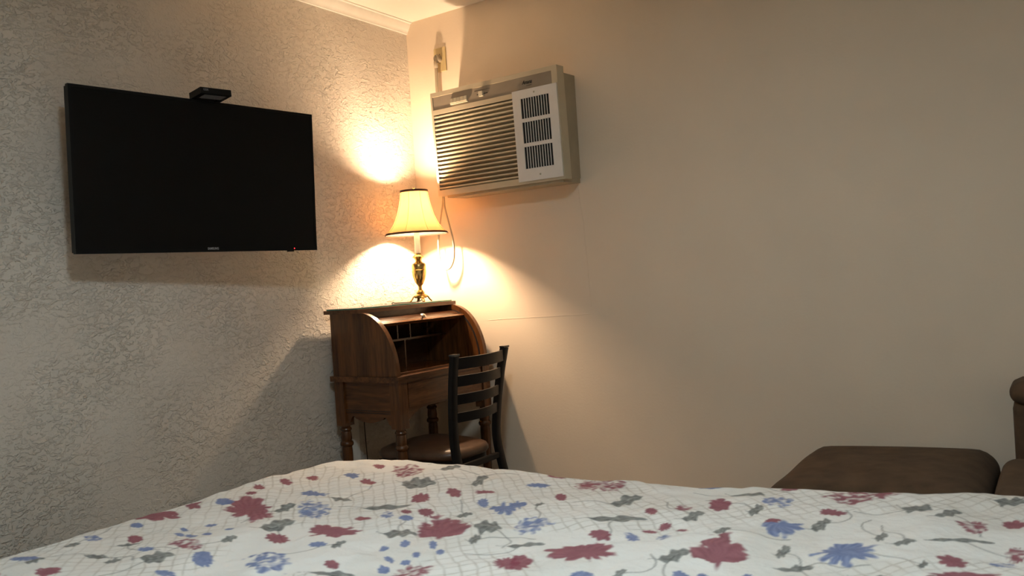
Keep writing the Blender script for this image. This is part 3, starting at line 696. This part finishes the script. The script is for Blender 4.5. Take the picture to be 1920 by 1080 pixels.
def flower(cx, cy, a, b, colA, colB, kind='round', npet=9, ph=0.0):
    r = 1.35*max(np.hypot(*a), np.hypot(*b)); sl = window(cx, cy, r)
    if sl is None: return
    p, q = local(sl, cx, cy, a, b)
    wv = 0.14*vnoise(PX[sl], PY[sl], 0.030, 31)+0.10*vnoise(PX[sl], PY[sl], 0.011, 36)
    p = p+0.14*vnoise(PX[sl], PY[sl], 0.035, 37); q = q+0.14*vnoise(PX[sl], PY[sl], 0.035, 38)
    if kind == 'fan':
        q = q+0.8; q = q*0.62; p = p*1.05
    rad, ang = np.hypot(p, q), np.arctan2(q, p)
    edge = 0.70+0.26*np.abs(np.cos(ang*npet/2+ph))**0.7+0.10*np.cos(2*ang+ph*3)+wv
    if kind == 'fan': edge = np.where((ang > 0.05) & (ang < 3.1), edge+0.12, 0.22)
    al = np.clip((edge-rad)/0.13, 0, 1)
    if kind == 'feather': al = al*np.clip(0.75+0.9*vnoise(PX[sl], PY[sl], 0.012, 33), 0, 1)
    st = 0.5+0.5*np.sin(ang*npet*2+rad*7+ph)*np.clip(rad*1.6, 0, 1)
    st = np.clip(st*0.55+0.35*(0.5+0.5*vnoise(PX[sl], PY[sl], 0.014, 32)), 0, 1)
    c = colA*(1-st[..., None])+colB*st[..., None]
    img[sl] = img[sl]*(1-0.92*al[..., None])+c*0.92*al[..., None]
def leaf(cx, cy, a, b, ph):
    r = 1.5*max(np.hypot(*a), np.hypot(*b)); sl = window(cx, cy, r)
    if sl is None: return
    p, q = local(sl, cx, cy, a, b)
    c_, s_ = math.cos(ph), math.sin(ph); p, q = c_*p+s_*q, -s_*p+c_*q
    q = q-0.25*np.sin(p*2.2)+0.10*vnoise(PX[sl], PY[sl], 0.02, 39)
    wdt = 0.56*np.clip(1-p*p, 0, 1)**0.8*(1+0.25*np.sin(p*9+ph*5))
    al = np.clip((wdt-np.abs(q))/0.09, 0, 1)
    vein = np.clip(1-np.abs(q)/0.06, 0, 1)+0.6*np.clip(np.sin(p*14+np.abs(q)*12), 0, 1)
    st = np.clip(0.25+0.5*vein+0.3*vnoise(PX[sl], PY[sl], 0.012, 35), 0, 1)
    c = GREY*(1-st[..., None])+GREY2*st[..., None]
    img[sl] = img[sl]*(1-0.85*al[..., None])+c*0.85*al[..., None]
    stem = np.clip((0.055-np.abs(q+0.12*(p+1)**2))/0.05, 0, 1)*((p < 0) & (p > -1.45))
    img[sl] = img[sl]*(1-0.7*stem[..., None])+GREY*0.7*stem[..., None]
BL = [(710,872,20,8),(762,882,70,20,'feather'),(687,900,26,8),(585,891,25,8),(535,902,25,8),(485,911,22,8),(470,924,18,8),(362,940,38,14),(295,961,80,22),(467,949,88,34),(850,921,28,14),(910,920,36,8),
      (790,929,34,14),(760,956,22,10),(799,956,28,18),(677,966,40,10),(620,990,90,26),(827,982,88,36,'fan'),(520,1004,40,18),(252,1007,28,12),(350,1019,56,18,'feather'),(622,1055,26,12),(772,1065,76,30,'feather'),(947,1050,45,24),(92,1075,50,12),
      (1042,890,30,12),(1127,906,84,28,'feather'),(1052,929,24,12),(1125,1001,44,16),(1092,1032,108,38),(975,1050,40,28),(1220,958,24,12),(1282,951,34,14,'feather'),(1349,944,42,20),(1247,983,28,10),(1217,991,26,8),(1277,991,30,7),
      (1342,1025,86,48,'fan'),(1480,915,30,10),(1620,927,120,26,'feather'),(1560,955,46,12),(1447,974,30,8),(1825,982,60,20,'feather'),(1902,972,44,14),(1785,1044,62,22),(1905,1027,36,30,'feather'),(1805,1075,130,18)]
UL = [(660,890,28,10),(590,921,44,12),(422,940,28,10),(587,951,62,26,'feather'),(725,962,28,18,'feather'),(762,971,28,8),(905,939,24,12),(942,954,50,24,'ufan'),(335,996,16,8),(358,998,20,10),(388,995,18,7),(430,989,18,6),(345,984,16,6),(395,978,24,6),
      (255,981,22,7),(175,1005,40,10,'feather'),(45,1046,46,12),(380,1044,44,18),(500,1050,84,32,'feather'),(310,1070,40,10),(595,1017,34,8),(720,1022,16,10),(760,1015,20,10),(728,1040,20,9),(760,1045,18,9),(718,1056,24,10),(780,1035,16,9),(812,1016,16,12),(826,1030,16,10),
      (670,1078,34,8),(275,1030,30,8),(1200,892,20,6),(1332,905,46,12),(970,947,30,16,'ufan'),(1000,982,66,24,'feather'),(1010,910,40,8),(1185,1006,28,14,'feather'),(1242,1005,34,14,'feather'),(1460,939,48,18,'feather'),(1467,987,74,26,'ufan'),(1587,1032,112,34),
      (1885,1046,44,14,'feather'),(1867,916,30,8),(1090,1072,36,12),(1277,1074,30,14),(1317,1072,20,14),(1405,1075,30,14)]
GL = [(785,905,50,20),(900,901,30,16),(845,880,36,10),(725,944,80,12),(535,948,40,14),(520,982,60,20),(750,998,50,20),(295,1045,56,22),(210,1048,26,14),(635,1020,26,16),(620,1069,70,12),(915,990,40,30),(135,1018,30,8),(240,1018,40,8),(65,1056,36,14),(890,1008,20,16),
      (1175,934,56,22),(1157,974,90,16),(1405,905,40,10),(1402,925,50,14),(1417,952,24,20),(1300,967,40,20),(1355,995,30,14),(1265,1040,56,24),(1467,1027,24,30),(1540,977,36,20),(1720,952,46,22),(1780,962,50,14),(1895,935,50,18),(1755,922,80,10),(1800,1008,110,8),
      (1652,1002,20,22),(1695,1015,36,14),(1160,1072,30,14),(1630,1072,50,16),(1490,1055,60,14),(1012,945,16,12),(985,1015,60,14),(1730,1055,16,16),(640,930,30,10),(870,960,26,12),(430,1010,30,10),(180,1040,36,10)]
def px_axes(e):
    x, y, w_, h_ = e[:4]; c = unproj(x, y); a = (unproj(x+w_/2, y)-unproj(x-w_/2, y))/2; b = (unproj(x, y-h_/2)-unproj(x, y+h_/2))/2
    return c, a, b
def stem(pts, wd, al0):
    pts = np.array(spline_xy(pts)); lo, hi = pts.min(0)-0.02, pts.max(0)+0.02
    m_ = (PX > lo[0]) & (PX < hi[0]) & (PY > lo[1]) & (PY < hi[1]); ii = np.where(m_.any(1))[0]; jj = np.where(m_.any(0))[0]
    if len(ii) == 0: return
    sl = (slice(ii[0], ii[-1]+1), slice(jj[0], jj[-1]+1)); X, Y = PX[sl], PY[sl]; dm = np.full(X.shape, 9.0)
    for (x0, y0), (x1, y1) in zip(pts, pts[1:]):
        l2 = (x1-x0)**2+(y1-y0)**2+1e-12; tt = np.clip(((X-x0)*(x1-x0)+(Y-y0)*(y1-y0))/l2, 0, 1)
        dm = np.minimum(dm, np.hypot(X-x0-tt*(x1-x0), Y-y0-tt*(y1-y0)))
    al = np.clip(1.5-dm/wd, 0, 1)*al0
    img[sl] = img[sl]*(1-al[..., None])+np.array((0.16, 0.165, 0.15))*al[..., None]
def spline_xy(pts): return [(v.x, v.y) for v in spline([(p[0], p[1], 0) for p in pts], 5)]
for e in GL:
    c = unproj(e[0], e[1]); an_ = rng.uniform(0, 6.28)
    q0, pts = np.array(c), [c]
    for k in range(3):
        an_ += rng.uniform(-0.9, 0.9); q0 = q0+0.055*np.array((math.cos(an_), math.sin(an_))); pts.append(q0.copy())
    stem(pts, 0.0022, 0.6)
for e in GL:
    c, a, b = px_axes(e); leaf(c[0], c[1], a*1.3, b*1.3, rng.uniform(-0.5, 0.5))
for lst, ca, cb in ((BL, BURG, BURG2), (UL, BLUE, BLUE2)):
    for e in lst:
        c, a, b = px_axes(e); k = e[4] if len(e) > 4 else 'round'
        if k == 'ufan': k, b = 'fan', -b
        flower(c[0], c[1], a*1.2, b*1.2, ca, cb, k, int(rng.integers(6, 13)), rng.uniform(0, 6))
# the print goes on where the photograph does not look
cen = [np.array(unproj(e[0], e[1])) for e in BL+UL+GL]
for _ in range(900):
    p = np.array((rng.uniform(0.3, 3.0), rng.uniform(-3.0, -0.95)))
    dd = p-c0[:2]; v = np.array((*dd, BZT-c0[2])); zf = v@vF
    vx, vy = 960+FPX*(v@vR)/zf, 540-FPX*(v@vU)/zf
    if zf > 0.2 and -20 < vx < 1940 and 860 < vy < 1092: continue
    if min(np.hypot(*(p-c)) for c in cen) < 0.095: continue
    cen.append(p); k = rng.integers(0, 5); s_ = rng.uniform(0.025, 0.065); an = rng.uniform(0, 6.28)
    a, b = np.array((math.cos(an), math.sin(an)))*s_, np.array((-math.sin(an), math.cos(an)))*s_
    if k < 2: flower(p[0], p[1], a, b, BURG, BURG2, 'round' if k else 'feather', int(rng.integers(6, 13)), rng.uniform(0, 6))
    elif k < 4: flower(p[0], p[1], a, b, BLUE, BLUE2, 'round' if k == 2 else 'fan', int(rng.integers(6, 13)), rng.uniform(0, 6))
    else: leaf(p[0], p[1], a*1.3, b*1.3, 0.3)
# mesh
ni, nj = S_.shape
co = np.stack([Xw, Yw, Zw], -1).reshape(-1, 3).astype(np.float32)
idx = np.arange(ni*nj, dtype=np.int32).reshape(ni, nj)
quads = np.stack([idx[:-1, :-1], idx[1:, :-1], idx[1:, 1:], idx[:-1, 1:]], -1).reshape(-1, 4)
me = bpy.data.meshes.new('comforter'); nq = len(quads)
me.vertices.add(len(co)); me.vertices.foreach_set('co', co.ravel())
me.loops.add(nq*4); me.loops.foreach_set('vertex_index', quads.ravel())
me.polygons.add(nq); me.polygons.foreach_set('loop_start', np.arange(0, nq*4, 4, dtype=np.int32))
me.update(calc_edges=True)
me.polygons.foreach_set('use_smooth', np.ones(nq, dtype=bool))
at = me.color_attributes.new('print', 'FLOAT_COLOR', 'POINT')
at.data.foreach_set('color', np.concatenate([img.reshape(-1, 3), np.ones((ni*nj, 1))], 1).astype(np.float32).ravel())
mt, t, b = nt('comforter_cotton')
an = N(t, 'ShaderNodeAttribute', attribute_name='print'); t.links.new(an.outputs['Color'], b.inputs['Base Color'])
b.inputs['Roughness'].default_value = 0.9; b.inputs['Specular IOR Level'].default_value = 0.15
cc = coords(t); nn = N(t, 'ShaderNodeTexNoise', i_Scale=45.0, i_Detail=4.0); t.links.new(cc, nn.inputs['Vector'])
bp = N(t, 'ShaderNodeBump', i_Strength=0.6, i_Distance=0.007); t.links.new(nn.outputs[0], bp.inputs['Height']); t.links.new(bp.outputs[0], b.inputs['Normal'])
me.materials.append(mt); me.validate()
tag(link('comforter', me), 'white comforter printed with burgundy and blue flowers spread over the bed', 'comforter')
